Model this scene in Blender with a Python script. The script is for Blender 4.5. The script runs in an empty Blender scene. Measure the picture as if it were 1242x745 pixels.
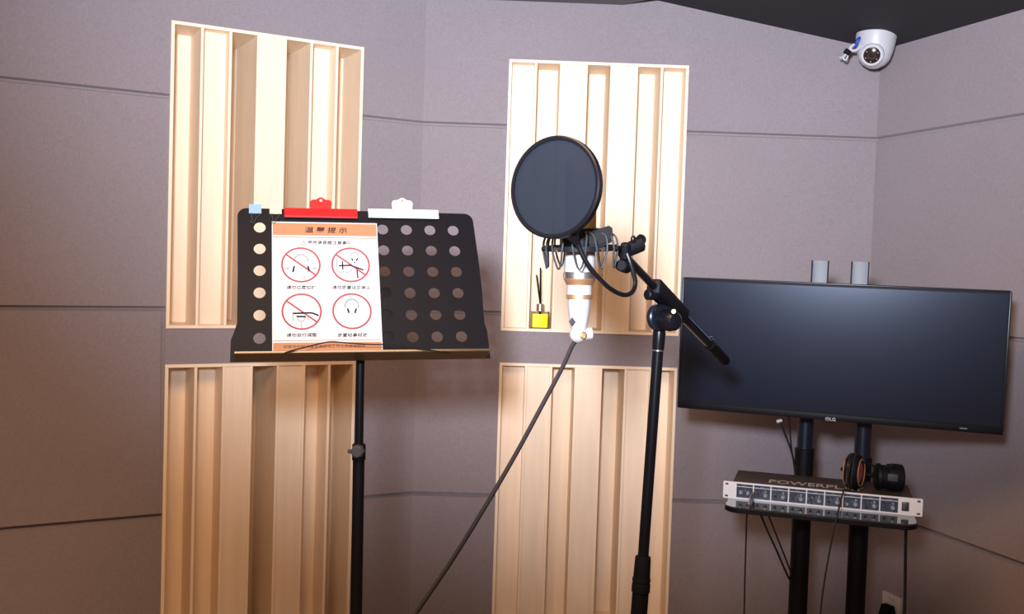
import bpy, bmesh, math, random
from mathutils import Vector, Matrix
random.seed(4)
V = Vector
# ------------------------------------------------------------------ camera, light, exposure
FPX, PITCH, ROLL, CAM_Z = 1229.0, .0402, .0323, 1.4
scene = bpy.context.scene
COL = scene.collection
_c, _s = math.cos(PITCH), math.sin(PITCH)
_cr, _sr = math.cos(ROLL), math.sin(ROLL)
FWD = V((0, _c, -_s)); UP0 = V((0, _s, _c)); RT0 = V((1, 0, 0))
RIGHT = RT0 * _cr + UP0 * _sr
UP = -RT0 * _sr + UP0 * _cr
cam_d = bpy.data.cameras.new('camera'); cam = bpy.data.objects.new('camera', cam_d); COL.objects.link(cam)
m3 = Matrix((RIGHT, UP, -FWD)).transposed()
cam.matrix_world = Matrix.Translation((0, 0, CAM_Z)) @ m3.to_4x4()
cam_d.sensor_width = 36; cam_d.lens = FPX / 1242 * 36; cam_d.clip_start = .05
scene.camera = cam

world = bpy.data.worlds.new('world'); scene.world = world; world.use_nodes = True
WB = world.node_tree.nodes['Background']
WB.inputs[0].default_value = (1.0, .74, .58, 1); WB.inputs[1].default_value = .21

def area(name, loc, target, size, power, color, spread=math.pi):
    d = bpy.data.lights.new(name, 'AREA'); d.shape = 'DISK'; d.size = size; d.energy = power; d.color = color; d.spread = spread
    o = bpy.data.objects.new(name, d); COL.objects.link(o); o.location = loc
    o.rotation_euler = (V(target) - V(loc)).to_track_quat('-Z', 'Y').to_euler()
    return o
def spot(name, loc, target, radius, power, color, cone, blend=1):
    d = bpy.data.lights.new(name, 'SPOT'); d.shadow_soft_size = radius; d.energy = power; d.color = color; d.spot_size = math.radians(cone); d.spot_blend = blend
    o = bpy.data.objects.new(name, d); COL.objects.link(o); o.location = loc
    o.rotation_euler = (V(target) - V(loc)).to_track_quat('-Z', 'Y').to_euler()
    return o
spot('studio_lamp', (-.15, -.08, CAM_Z + .25), (.36, 3.4, 2.70), .085, 860, (.80, .865, 1.0), 84, 1)
area('warm_fill_light', (-.3, .9, 2.27), (-.3, 1.0, 0), 1.2, 58, (1.0, .64, .38))  # unseen fill added to warm the floor and lower walls, not a known lamp
scene.view_settings.view_transform = 'Standard'; scene.view_settings.look = 'None'
scene.view_settings.exposure = 0.0; scene.view_settings.gamma = 1.0
scene.view_settings.use_curve_mapping = False

# ------------------------------------------------------------------ measuring helpers
def ray(px, py):
    return FWD + RIGHT * ((px - 621) / FPX) + UP * (-(py - 372.5) / FPX)
def at(px, py, Y):
    d = ray(px, py); return V((0, 0, CAM_Z)) + d * (Y / d.y)
def onplane(px, py, P0, n):
    d = ray(px, py); o = V((0, 0, CAM_Z)); return o + d * ((V(P0) - o).dot(n) / d.dot(n))

# ------------------------------------------------------------------ materials
def mat(name, color, rough=.5, metal=0, spec=.5, bump=None, vary=None, coat=0, emit=None, trans=0, ior=1.45):
    m = bpy.data.materials.new(name); m.use_nodes = True; nt = m.node_tree; b = nt.nodes['Principled BSDF']
    b.inputs['Base Color'].default_value = (*color, 1); b.inputs['Roughness'].default_value = rough
    b.inputs['Metallic'].default_value = metal; b.inputs['Specular IOR Level'].default_value = spec
    b.inputs['Coat Weight'].default_value = coat; b.inputs['Transmission Weight'].default_value = trans; b.inputs['IOR'].default_value = ior
    tc = nt.nodes.new('ShaderNodeTexCoord')
    if vary:
        sc, amt, stretch = vary
        mp = nt.nodes.new('ShaderNodeMapping'); mp.inputs['Scale'].default_value = stretch
        n = nt.nodes.new('ShaderNodeTexNoise'); n.inputs['Scale'].default_value = sc; n.inputs['Detail'].default_value = 6
        r = nt.nodes.new('ShaderNodeValToRGB')
        r.color_ramp.elements[0].position = .3; r.color_ramp.elements[1].position = .7
        r.color_ramp.elements[0].color = (*[c * (1 - amt) for c in color], 1)
        r.color_ramp.elements[1].color = (*[min(1, c * (1 + amt)) for c in color], 1)
        nt.links.new(tc.outputs['Object'], mp.inputs[0]); nt.links.new(mp.outputs[0], n.inputs['Vector'])
        nt.links.new(n.outputs['Fac'], r.inputs[0]); nt.links.new(r.outputs[0], b.inputs['Base Color'])
    if bump:
        sc, st = bump
        n = nt.nodes.new('ShaderNodeTexNoise'); n.inputs['Scale'].default_value = sc; n.inputs['Detail'].default_value = 3
        bp = nt.nodes.new('ShaderNodeBump'); bp.inputs['Strength'].default_value = st; bp.inputs['Distance'].default_value = .001
        nt.links.new(tc.outputs['Object'], n.inputs['Vector']); nt.links.new(n.outputs['Fac'], bp.inputs['Height'])
        nt.links.new(bp.outputs[0], b.inputs['Normal'])
    return m
def fabric_mat(name, c0, c1):
    """woven upholstery cloth: two crossed thread waves plus slub noise"""
    m = bpy.data.materials.new(name); m.use_nodes = True; nt = m.node_tree; b = nt.nodes['Principled BSDF']; N = nt.nodes.new; L = nt.links.new
    b.inputs['Roughness'].default_value = .95; b.inputs['Specular IOR Level'].default_value = .1
    b.inputs['Sheen Weight'].default_value = .15; b.inputs['Sheen Roughness'].default_value = .6
    tc = N('ShaderNodeTexCoord')
    fac = None
    for st, s, w in (((1, 1, .2), 420, .5), ((.2, .2, 1), 420, .5)):
        mp = N('ShaderNodeMapping'); mp.inputs['Scale'].default_value = st
        n = N('ShaderNodeTexNoise'); n.inputs['Scale'].default_value = s; n.inputs['Detail'].default_value = 3
        L(tc.outputs['Object'], mp.inputs[0]); L(mp.outputs[0], n.inputs['Vector'])
        if fac is None: fac = n.outputs['Fac']
        else:
            a = N('ShaderNodeMath'); a.operation = 'ADD'; L(fac, a.inputs[0]); L(n.outputs['Fac'], a.inputs[1]); fac = a.outputs[0]
    big = N('ShaderNodeTexNoise'); big.inputs['Scale'].default_value = 2.3; big.inputs['Detail'].default_value = 4
    L(tc.outputs['Object'], big.inputs['Vector'])
    mb = N('ShaderNodeMath'); mb.operation = 'MULTIPLY_ADD'; mb.inputs[1].default_value = .5; L(big.outputs['Fac'], mb.inputs[0]); L(fac, mb.inputs[2])
    mr = N('ShaderNodeMapRange'); mr.inputs['From Min'].default_value = .85; mr.inputs['From Max'].default_value = 1.65
    L(mb.outputs[0], mr.inputs['Value'])
    mx = N('ShaderNodeMix'); mx.data_type = 'RGBA'; mx.inputs[6].default_value = (*c0, 1); mx.inputs[7].default_value = (*c1, 1)
    L(mr.outputs[0], mx.inputs[0]); L(mx.outputs[2], b.inputs['Base Color'])
    bp = N('ShaderNodeBump'); bp.inputs['Strength'].default_value = .35; bp.inputs['Distance'].default_value = .001
    L(fac, bp.inputs['Height']); L(bp.outputs[0], b.inputs['Normal'])
    return m
FABRIC = fabric_mat('mauve_grey_fabric', (.218, .186, .198), (.286, .244, .258))
WOOD = mat('pale_wood', (.83, .675, .505), .55, vary=(14, .05, (3, 3, .25)), bump=(60, .05))
WOOD_E = mat('pale_wood_edge', (.87, .71, .53), .5, vary=(20, .04, (1, 1, .3)))
CEIL = mat('dark_ceiling_paint', (.018, .017, .020), .8, bump=(150, .1))
CEIL2 = mat('grey_ceiling_board', (.16, .14, .15), .9)
FLOOR = mat('warm_wood_floor', (.42, .24, .12), .45, vary=(6, .25, (.3, 4, 1)))
BLACK = mat('black_powder_coat', (.003, .003, .005), .5, spec=.09, bump=(700, .06))
BLACKM = mat('black_matte_metal', (.004, .004, .006), .5, spec=.14)
BLACKG = mat('black_gloss_steel', (.004, .004, .006), .28, spec=.25)
RUBBER = mat('black_rubber', (.005, .005, .006), .6, spec=.1)
NAVY = mat('blue_black_tube', (.006, .009, .018), .33, spec=.4)
GREYP = mat('grey_plastic', (.04, .04, .045), .5, spec=.2)
CHROME = mat('chrome', (.75, .75, .76), .2, 1)
GOLD = mat('rose_gold_metal', (.66, .40, .21), .40, .85)
GOLDG = mat('gold_mesh_grille', (.50, .33, .14), .45, .8, bump=(1800, .6))
SILVER = mat('brushed_silver', (.72, .72, .74), .3, 1)
WHITE = mat('white_enamel', (.36, .35, .35), .3)
WHITEP = mat('white_plastic', (.48, .47, .49), .4)
REDP = mat('red_plastic', (.30, .007, .009), .4, spec=.2)
BLUEP = mat('blue_paint', (.055, .15, .33), .4)
YELLP = mat('cream_yellow_paint', (.34, .32, .165), .4)
PAPER = mat('laminated_paper', (.36, .355, .37), .4, spec=.2)
PEACH = mat('peach_print', (.25, .115, .062), .5, spec=.15)
PINKR = mat('pink_red_print', (.20, .038, .048), .5, spec=.1)
INK = mat('black_ink', (.004, .004, .008), .6, spec=.08)
DKRED = mat('dark_brown_ink', (.014, .003, .003), .6, spec=.08)
LGREY = mat('pale_grey_ink', (.13, .15, .16), .6, spec=.1)
ORANGE = mat('orange_ink', (.28, .12, .03), .6, spec=.1)
SCREEN = mat('matte_black_screen', (.003, .005, .013), .20, spec=.85)
SCREEN.node_tree.nodes['Principled BSDF'].inputs['Specular Tint'].default_value = (.72, .80, 1, 1)
AMPW = mat('silver_white_faceplate', (.60, .60, .64), .4, .1)
AMPD = mat('dark_blue_panel_print', (.018, .025, .045), .4)
KNOBG = mat('light_grey_knob', (.22, .25, .30), .35)
KNOBD = mat('dark_knob', (.03, .03, .035), .35)
CHASS = mat('dark_brown_chassis', (.035, .025, .02), .4)
PRINT = mat('grey_chassis_print', (.40, .34, .30), .5)
TAN = mat('tan_leather', (.26, .13, .05), .5)
REDF = mat('red_foam', (.42, .07, .05), .8)
CORD = mat('grey_elastic', (.03, .03, .033), .5, spec=.2)
CABLE = mat('dark_grey_cable', (.018, .016, .020), .5, spec=.2)
IVORY = mat('ivory_plastic', (.62, .55, .50), .45)
LENS = mat('brown_lens_glass', (.025, .014, .010), .12, coat=.5)
BLUEW = mat('blue_wire', (.02, .06, .35), .4)
LIQ = mat('yellow_oil', (.92, .80, .01), .2)
BRASS = mat('dull_brass', (.35, .26, .12), .35, .9)
def net_mat(name, color, opaque):
    m = bpy.data.materials.new(name); m.use_nodes = True; nt = m.node_tree; b = nt.nodes['Principled BSDF']; out = nt.nodes['Material Output']
    b.inputs['Base Color'].default_value = (*color, 1); b.inputs['Roughness'].default_value = .8; b.inputs['Specular IOR Level'].default_value = .08
    t = nt.nodes.new('ShaderNodeBsdfTransparent'); mx = nt.nodes.new('ShaderNodeMixShader'); mx.inputs[0].default_value = opaque
    nt.links.new(t.outputs[0], mx.inputs[1]); nt.links.new(b.outputs[0], mx.inputs[2]); nt.links.new(mx.outputs[0], out.inputs[0])
    return m
def thin_glass(name):
    m = bpy.data.materials.new(name); m.use_nodes = True; nt = m.node_tree; out = nt.nodes['Material Output']
    t = nt.nodes.new('ShaderNodeBsdfTransparent'); t.inputs[0].default_value = (.96, .97, .95, 1)
    g = nt.nodes.new('ShaderNodeBsdfGlossy'); g.inputs['Roughness'].default_value = .05
    f = nt.nodes.new('ShaderNodeFresnel'); mx = nt.nodes.new('ShaderNodeMixShader')
    nt.links.new(f.outputs[0], mx.inputs[0]); nt.links.new(t.outputs[0], mx.inputs[1]); nt.links.new(g.outputs[0], mx.inputs[2]); nt.links.new(mx.outputs[0], out.inputs[0])
    return m
GLASS = thin_glass('clear_glass')
NET = net_mat('navy_nylon_net', (.007, .010, .016), .92)

# ------------------------------------------------------------------ mesh building
WM = {}
def catmull(pts, n=8):
    pts = [V(p) for p in pts]; P = [pts[0] * 2 - pts[1]] + pts + [pts[-1] * 2 - pts[-2]]; out = []
    for i in range(1, len(P) - 2):
        a, b, c, d = P[i - 1:i + 3]
        for k in range(n):
            t = k / n
            out.append(.5 * ((2 * b) + (c - a) * t + (2 * a - 5 * b + 4 * c - d) * t * t + (3 * b - a - 3 * c + d) * t ** 3))
    return out + [pts[-1]]
class MB:
    def __init__(s, M=None): s.bm = bmesh.new(); s.M = M or Matrix.Identity(4)
    def v(s, p): return s.bm.verts.new(s.M @ V(p))
    def face(s, vs):
        try: s.bm.faces.new(vs)
        except ValueError: pass
    def merge(s, b2, L=None):
        T = s.M @ (L or Matrix.Identity(4)); mp = {}
        for v in b2.verts: mp[v] = s.bm.verts.new(T @ v.co)
        for f in b2.faces: s.face([mp[v] for v in f.verts])
        b2.free(); return s
    def box(s, c, size, bev=0, L=None, seg=2):
        b = bmesh.new(); bmesh.ops.create_cube(b, size=1)
        for v in b.verts: v.co = V((v.co[i] * size[i] + c[i] for i in range(3)))
        if bev: bmesh.ops.bevel(b, geom=b.edges[:], offset=bev, segments=seg, affect='EDGES', profile=.5)
        return s.merge(b, L)
    def prism(s, poly, y0, y1, bev=0):
        """outline in local x,z extruded along local y"""
        b = bmesh.new(); a = [b.verts.new((p[0], y0, p[1])) for p in poly]; c = [b.verts.new((p[0], y1, p[1])) for p in poly]
        f1 = b.faces.new(a); f2 = b.faces.new(c[::-1]); n = len(poly)
        for i in range(n): b.faces.new((a[i], c[i], c[(i + 1) % n], a[(i + 1) % n]))
        if bev: bmesh.ops.bevel(b, geom=list(set(f1.edges[:] + f2.edges[:])), offset=bev, segments=2, affect='EDGES')
        return s.merge(b)
    def prismz(s, poly, z0, z1, bev=0):
        b = bmesh.new(); a = [b.verts.new((p[0], p[1], z0)) for p in poly]; c = [b.verts.new((p[0], p[1], z1)) for p in poly]
        f1 = b.faces.new(a[::-1]); f2 = b.faces.new(c); n = len(poly)
        for i in range(n): b.faces.new((a[i], a[(i + 1) % n], c[(i + 1) % n], c[i]))
        if bev: bmesh.ops.bevel(b, geom=list(set(f1.edges[:] + f2.edges[:])), offset=bev, segments=2, affect='EDGES')
        return s.merge(b)
    def rings(s, rings, cap=True, closed=False):
        R = [[s.v(p) for p in r] for r in rings]; n = len(R[0])
        m = len(R)
        for i in range(m if closed else m - 1):
            a, b = R[i], R[(i + 1) % m]
            for k in range(n): s.face((a[k], a[(k + 1) % n], b[(k + 1) % n], b[k]))
        if cap and not closed: s.face(R[0][::-1]); s.face(R[-1])
        return s
    def tube(s, pts, r, seg=10, smooth=0, closed=False):
        if smooth: pts = catmull(pts, smooth)
        pts = [V(p) for p in pts]; rs = r if isinstance(r, (list, tuple)) else [r] * len(pts)
        n = len(pts); rr = []; up = None
        for i, p in enumerate(pts):
            if closed: t = pts[(i + 1) % n] - pts[i - 1]
            else: t = pts[min(i + 1, n - 1)] - pts[max(i - 1, 0)]
            t.normalize()
            if up is None: up = t.orthogonal().normalized()
            up = (up - t * up.dot(t)).normalized(); bi = t.cross(up)
            rr.append([p + (up * math.cos(a) + bi * math.sin(a)) * rs[i] for a in [2 * math.pi * k / seg for k in range(seg)]])
        return s.rings(rr, closed=closed)
    def lathe(s, p0, ax, prof, seg=32, cap=True):
        """profile of (distance along the axis, radius)"""
        ax = V(ax).normalized(); up = ax.orthogonal().normalized(); bi = ax.cross(up); p0 = V(p0)
        return s.rings([[p0 + ax * d + (up * math.cos(a) + bi * math.sin(a)) * max(r, 1e-5) for a in [2 * math.pi * k / seg for k in range(seg)]] for d, r in prof], cap=cap)
    def cyl(s, p0, p1, r0, r1=None, seg=24, bev=0):
        p0, p1 = V(p0), V(p1); r1 = r0 if r1 is None else r1; h = (p1 - p0).length
        if bev: pr = [(0, r0 - bev), (bev, r0), (h - bev, r1), (h, r1 - bev)]
        else: pr = [(0, r0), (h, r1)]
        return s.lathe(p0, p1 - p0, pr, seg)
    def torus(s, c, ax, R, r, seg=40, rs=8):
        ax = V(ax).normalized(); up = ax.orthogonal().normalized(); bi = ax.cross(up); c = V(c)
        return s.tube([c + (up * math.cos(a) + bi * math.sin(a)) * R for a in [2 * math.pi * k / seg for k in range(seg)]], r, rs, closed=True)
    def sphere(s, c, r, scale=(1, 1, 1), seg=20):
        b = bmesh.new(); bmesh.ops.create_uvsphere(b, u_segments=seg, v_segments=seg // 2, radius=r)
        for v in b.verts: v.co = V((v.co[i] * scale[i] + c[i] for i in range(3)))
        return s.merge(b)
    def ann(s, c, R0, R1, y0, y1, seg=48):
        """flat ring in local x,z"""
        pr = [(R0, y0), (R1, y0), (R1, y1), (R0, y1)]
        return s.rings([[(c[0] + R * math.cos(a), y, c[1] + R * math.sin(a)) for R, y in pr] for a in [2 * math.pi * k / seg for k in range(seg)]], closed=True)
    def build(s, name, m, parent=None, angle=35, flat=False):
        bmesh.ops.recalc_face_normals(s.bm, faces=s.bm.faces)
        me = bpy.data.meshes.new(name)
        if parent is not None:
            W = WM[parent.name].inverted()
            for v in s.bm.verts: v.co = W @ v.co
        s.bm.to_mesh(me); s.bm.free(); me.materials.append(m)
        if not flat:
            me.polygons.foreach_set('use_smooth', [True] * len(me.polygons)); me.set_sharp_from_angle(angle=math.radians(angle))
        o = bpy.data.objects.new(name, me); COL.objects.link(o)
        if parent is not None: o.parent = parent; WM[o.name] = WM[parent.name]
        else: WM[o.name] = Matrix.Identity(4)
        return o
def curve_mesh(cu):
    o = bpy.data.objects.new('tmp', cu); COL.objects.link(o)
    me = bpy.data.meshes.new_from_object(o); bpy.data.objects.remove(o)
    b = bmesh.new(); b.from_mesh(me); bpy.data.meshes.remove(me); return b
def text_bm(body, size, bold=0, shear=0, width=None, spacing=1, depth=.0001):
    cu = bpy.data.curves.new('tmp', 'FONT'); cu.body = body; cu.size = size; cu.align_x = 'CENTER'; cu.align_y = 'CENTER'
    cu.offset = bold; cu.shear = shear; cu.extrude = depth; cu.space_character = spacing; cu.resolution_u = 3
    b = curve_mesh(cu)
    xs = [v.co.x for v in b.verts]; ys = [v.co.y for v in b.verts]
    if xs:
        cx = (min(xs) + max(xs)) / 2; cy = (min(ys) + max(ys)) / 2; k = width / (max(xs) - min(xs)) if width else 1
        for v in b.verts: v.co.x = (v.co.x - cx) * k; v.co.y -= cy
    return b
FLIP = Matrix(((1, 0, 0, 0), (0, 0, -1, 0), (0, 1, 0, 0), (0, 0, 0, 1)))   # text x,y,z -> x, -z, y
def lab(o, label=None, cat=None, group=None, kind=None):
    if label: o['label'] = label
    if cat: o['category'] = cat
    if group: o['group'] = group
    if kind: o['kind'] = kind
    return o
def thing(name, label, cat, M, group=None):
    if not isinstance(M, Matrix): M = Matrix.Translation(V(M))
    o = bpy.data.objects.new(name, None); COL.objects.link(o); o.empty_display_size = .05; o.matrix_world = M; WM[o.name] = M.copy()
    return lab(o, label, cat, group)
def struct(o): o['kind'] = 'structure'; return o
def frame(O, yaw, pitch=0, roll=0):
    return Matrix.Translation(V(O)) @ Matrix.Rotation(yaw, 4, 'Z') @ Matrix.Rotation(pitch, 4, 'X') @ Matrix.Rotation(roll, 4, 'Y')
def rrect(w, h, r, n=5, cx=0, cy=0):
    out = []
    for sx, sy, a0 in ((1, 1, 0), (-1, 1, 90), (-1, -1, 180), (1, -1, 270)):
        for k in range(n + 1):
            a = math.radians(a0 + 90 * k / n); out.append((cx + sx * (w / 2 - r) + r * math.cos(a), cy + sy * (h / 2 - r) + r * math.sin(a)))
    return out

# ------------------------------------------------------------------ room shell
C1 = V((-.3162, 3.3932, 0)); C2 = V((1.206, 3.4261, 0))
DL = V((math.cos(2.6305), -math.sin(2.6305), 0)); NL = V((-DL.y, DL.x, 0)); NL = -NL if NL.y > 0 else NL
DM = (C2 - C1).normalized(); NM = V((DM.y, -DM.x, 0))
DR = V((math.cos(-1.2425), math.sin(-1.2425), 0)); NR = V((DR.y, -DR.x, 0)); NR = -NR if NR.x > 0 else NR
LM = (C2 - C1).length
SEAMS = (CAM_Z + .4657, CAM_Z - .1591, CAM_Z - .7776)
ZT, ZB, LT = CAM_Z + .6873, CAM_Z - .2172, CAM_Z - .3245
PH = ZT - ZB; LB = LT - PH
PM0, PM1 = .2807, .8807
PL0, PL1 = .2147, .8116
def wall(name, C, d, n, s0, s1, z0, z1, opens=(), vseams=(), thick=.30, joints=()):
    w = .0075
    ss = {s0, s1}; zs = {z0, z1}
    for a, b, c, e in opens: ss |= {a, b}; zs |= {c, e}
    for z in SEAMS: zs |= {z - w, z - .003, z + .003, z + w}
    for s, a, b in vseams: ss |= {s - w, s - .001, s + .001, s + w}; zs |= {a, b}
    ss = sorted(ss); zs = sorted(zs); B = MB(); G = {}
    def dep(s, z):
        for q in SEAMS:
            if abs(z - q) < .004: return -.016
        for q, a, b in vseams:
            if abs(s - q) < .0015 and a - 1e-6 <= z <= b + 1e-6: return -.005
        return 0
    def g(i, k):
        if (i, k) not in G: G[i, k] = B.v(C + d * ss[i] + V((0, 0, zs[k])) + n * dep(ss[i], zs[k]))
        return G[i, k]
    for i in range(len(ss) - 1):
        for k in range(len(zs) - 1):
            sm, zm = (ss[i] + ss[i + 1]) / 2, (zs[k] + zs[k + 1]) / 2
            if any(a < sm < b and c < zm < e for a, b, c, e in opens): continue
            B.face((g(i, k), g(i + 1, k), g(i + 1, k + 1), g(i, k + 1)))
    # outer skin of the wall and its ends
    q = [B.v(C + d * s + V((0, 0, z)) - n * thick) for s, z in ((s0, z0), (s1, z0), (s1, z1), (s0, z1))]
    B.face(q)
    o = B.build(name, FABRIC, flat=True); return struct(o)
HZ = 2.8
wall('wall_left', C1, DL, NL, -.015, 2.6, 0, HZ, [(PL0, PL1, ZB, ZT), (PL0, PL1, LB, LT)], [(PL1 + .006, LT, ZB + .012)])
wall('wall_back', C1, DM, NM, -.015, LM + .015, 0, HZ, [(PM0, PM1, ZB, ZT), (PM0, PM1, LB, LT)])
wall('wall_right', C2, DR, NR, -.015, 2.6, 0, HZ)
fl = MB().box((0, 1.2, -.03), (7, 6.4, .06)).build('floor', FLOOR); struct(fl)
# ceiling: a flat board over the left, a sloping dark soffit over the right corner, high deck above both
zc = onplane(756, 6, C1, NM).z
a = onplane(756, 6, C1, NM); b = onplane(785, 0, (0, 0, zc), V((0, 0, 1)))
dd = (b - a).normalized() if b.y < a.y else (a - b).normalized()
e = a + dd * 2.2; a2 = a - dd * .02
MB().prismz([(a2.x, a2.y), (e.x, e.y), (-3, e.y), (-3, 3.6)], zc, zc + .05).build('ceiling', CEIL2)
struct(bpy.data.objects['ceiling'])
p1 = onplane(795, 0, C1, NM); p2 = onplane(1067, 61, C1, NM); p2 = V((C2.x, C2.y, p2.z))
p1e = p1 + (p1 - p2).normalized() * .06; p2e = p2 + (p2 - p1).normalized() * 0
up = V((0, 0, .03)); B = MB()
pts = [p1e, p2e, p2e + DR * 2.4, p1e + DR * 2.4 + (p1 - p2).normalized() * .0]
B.rings([[p for p in pts], [p + up for p in pts]]); struct(B.build('trim_1', CEIL, flat=True))
struct(MB().box((0, 1.2, HZ + .03), (7, 6.4, .06)).build('ceiling', CEIL))
SN = (p2 - p1).cross(DR).normalized(); SN = -SN if SN.z > 0 else SN     # soffit normal, pointing down into the room

# ------------------------------------------------------------------ wooden sound diffusers let into the walls
def diffuser(C, d, n, s0, s1, zb, zt, depths, label):
    W = s1 - s0; H = zt - zb
    O = C + d * (s0 if d.x > 0 else s1) + V((0, 0, zb))
    X = d if d.x > 0 else -d
    M = Matrix((X, -n, V((0, 0, 1)))).transposed().to_4x4(); M.translation = O   # local x right, y into the wall, z up
    t = thing('acoustic_diffuser', label, 'acoustic panel', M, 'tall wooden slatted sound diffusers on the walls')
    f = .010; D = .27; F = -.006
    for nm, c, sz in (('frame_board', (W / 2, (D + F) / 2, f / 2), (W, D - F, f)), ('frame_board', (W / 2, (D + F) / 2, H - f / 2), (W, D - F, f)),
                      ('frame_board', (f / 2, (D + F) / 2, H / 2), (f, D - F, H - 2 * f)), ('frame_board', (W - f / 2, (D + F) / 2, H / 2), (f, D - F, H - 2 * f))):
        MB(M).box(c, sz, .0008, seg=1).build(nm, WOOD_E, t)
    ft = .0085; iw = (W - 2 * f - 6 * ft) / 7
    for i in range(7):
        x0 = f + i * (iw + ft)
        dp = depths[i]; 
        MB(M).box((x0 + iw / 2, F + dp + .006, H / 2), (iw, .012, H - 2 * f), .0005, seg=1).build('well_back', WOOD, t)
        if i < 6: MB(M).box((x0 + iw + ft / 2, (D + F + .001) / 2, H / 2), (ft, D - F - .001, H - 2 * f), .0006, seg=1).build('divider', WOOD_E, t)
    MB(M).box((W / 2, D + .006, H / 2), (W, .012, H)).build('back_board', WOOD, t)
    return t
diffuser(C1, DL, NL, PL0, PL1, ZB, ZT, (.145, .045, .25, .001, .22, .065, .17), 'upper of two pale wooden slatted diffusers on the left wall, behind the music stand')
diffuser(C1, DL, NL, PL0, PL1, LB, LT, (.13, .10, .004, .235, .006, .10, .18), 'lower pale wooden slatted sound diffuser on the left wall, below the music stand desk')
diffuser(C1, DM, NM, PM0, PM1, ZB, ZT, (.045, .12, .005, .165, .006, .13, .07), 'brightly lit wooden slatted sound diffuser behind the microphone and round pop filter')
diffuser(C1, DM, NM, PM0, PM1, LB, LT, (.055, .008, .125, .001, .17, .012, .10), 'lower wooden slatted sound diffuser crossed by the microphone cable and stand pole')

# ------------------------------------------------------------------ music stand
DO = V((-.50599, 2.01703, 1.46063)); MD = frame(DO, .2251, -.4481, -.0263)
EX, EY, EZ = [MD.to_3x3().col[i].copy() for i in range(3)]
def pl(px, py, off=0):
    q = onplane(px, py, DO - EY * off, EY) - DO; return q.dot(EX), q.dot(EZ)
pt_ = at(437, 446, 2.005); pb_ = at(432, 745, 2.0); dirp = (pb_ - pt_).normalized()
floor_pt = pt_ + dirp * ((pt_.z) / -dirp.z)
stand = thing('music_stand', 'black perforated music stand on a slim pole, holding a notice', 'music stand', Matrix.Translation(V((floor_pt.x, floor_pt.y, 0))))
# perforated desk sheet
cu = bpy.data.curves.new('tmp', 'CURVE'); cu.dimensions = '2D'; cu.fill_mode = 'BOTH'; cu.extrude = .0006
def loop(pts):
    sp = cu.splines.new('POLY'); sp.points.add(len(pts) - 1)
    for p, q in zip(sp.points, pts): p.co = (q[0], q[1], 0, 1)
    sp.use_cyclic_u = True
def arc(cx, cy, r, a0, a1, n=8): return [(cx + r * math.cos(math.radians(a0 + (a1 - a0) * k / n)), cy + r * math.sin(math.radians(a0 + (a1 - a0) * k / n))) for k in range(n + 1)]
loop(arc(-.0245, .0245, .0185, 180, 90) + arc(.415, .0215, .0185, 90, 0) + [(.4375, -.06), (.4395, -.13), (.4385, -.205), (.4425, -.225), (.4445, -.2835), (-.0535, -.2835), (-.0525, -.24), (-.0465, -.222), (-.0415, -.205), (-.0415, -.10)])
A_, B_, HR = .0487, .04725, .0114
for i in range(9):
    for j in range(6): loop(arc(i * A_, -j * B_, HR, 0, 345, 23))
b = curve_mesh(cu)
MB(MD).merge(b, FLIP).build('desk', BLACK, stand, angle=20)
SH = .044
bm_ = MB(MD).box((.1955, -SH / 2, -.283), (.480, SH, .0016), .0006, seg=1).box((.1955, -SH, -.2810), (.480, .0016, .0045), .0006, seg=1)
o = bm_.build('shelf', mat('gloss_shelf_floor_reflection', (.05, .032, .016), .22, spec=.8), stand); lab(o, 'narrow glossy shelf along the bottom of the desk')  # black gloss shelf; brown base colour stands in for the warm floor's reflection
MB(MD).box((.1955, .0035, -.185), (.12, .005, .13), .002).build('bracket', BLACKM, stand)
# desk hinge and pole
hp = DO + EX * .1955 + EZ * -.17 + EY * .012
MB().tube([hp, hp + EY * .03 + V((0, 0, -.02)), V((pt_.x, pt_.y + .02, hp.z - .06)), pt_ - dirp * .02], .009, 12, 5).build('hinge_arm', BLACKM, stand)
kn = at(436, 546, 2.0)
pk = pt_ + dirp * ((pt_.z - kn.z) / -dirp.z)
MB().cyl(pt_ - dirp * .03, pk, .0088, bev=.001).build('upper_pole', BLACKG, stand)
MB().cyl(pk + dirp * .005, floor_pt - dirp * .12, .0118, bev=.001).build('lower_pole', BLACKM, stand)
MB().cyl(pk - dirp * .012, pk + dirp * .022, .0135, bev=.002).build('collar', RUBBER, stand)
o = MB().cyl(pk + V((0, -.012, 0)), pk + V((0, -.030, 0)), .0135, .0125, seg=8, bev=.003).box((pk.x - .013, pk.y - .02, pk.z), (.012, .008, .008), .002).build('clamp_knob', GREYP, stand); lab(o, 'dark grey clamp knob')
for k in range(3):
    a = math.radians(90 + 120 * k); u = V((math.cos(a), math.sin(a), 0)); base = V((floor_pt.x, floor_pt.y, 0))
    MB().tube([base + V((0, 0, .30)), base + u * .12 + V((0, 0, .2)), base + u * .30 + V((0, 0, .012))], .0075, 10, 5).build('leg', BLACKM, stand)
    MB().sphere(base + u * .30 + V((0, 0, .012)), .012).build('rubber_foot', RUBBER, stand)
MB().cyl(floor_pt + V((0, 0, .33)), floor_pt + V((0, 0, .27)), .018, bev=.003).build('leg_hub', BLACKM, stand)
# loose rubber edging hanging off the shelf lip
q = [V((*[pl(px, py, SH + .004)[0]], -(SH + .004), pl(px, py, SH + .004)[1])) for px, py in ((344, 429), (352, 426), (372, 421), (398, 415), (420, 416), (452, 418), (480, 418), (505, 422), (530, 426), (545, 427))]
MB(MD).tube(q, .0013, 6, 4).build('edge_strip', RUBBER, stand)

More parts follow.
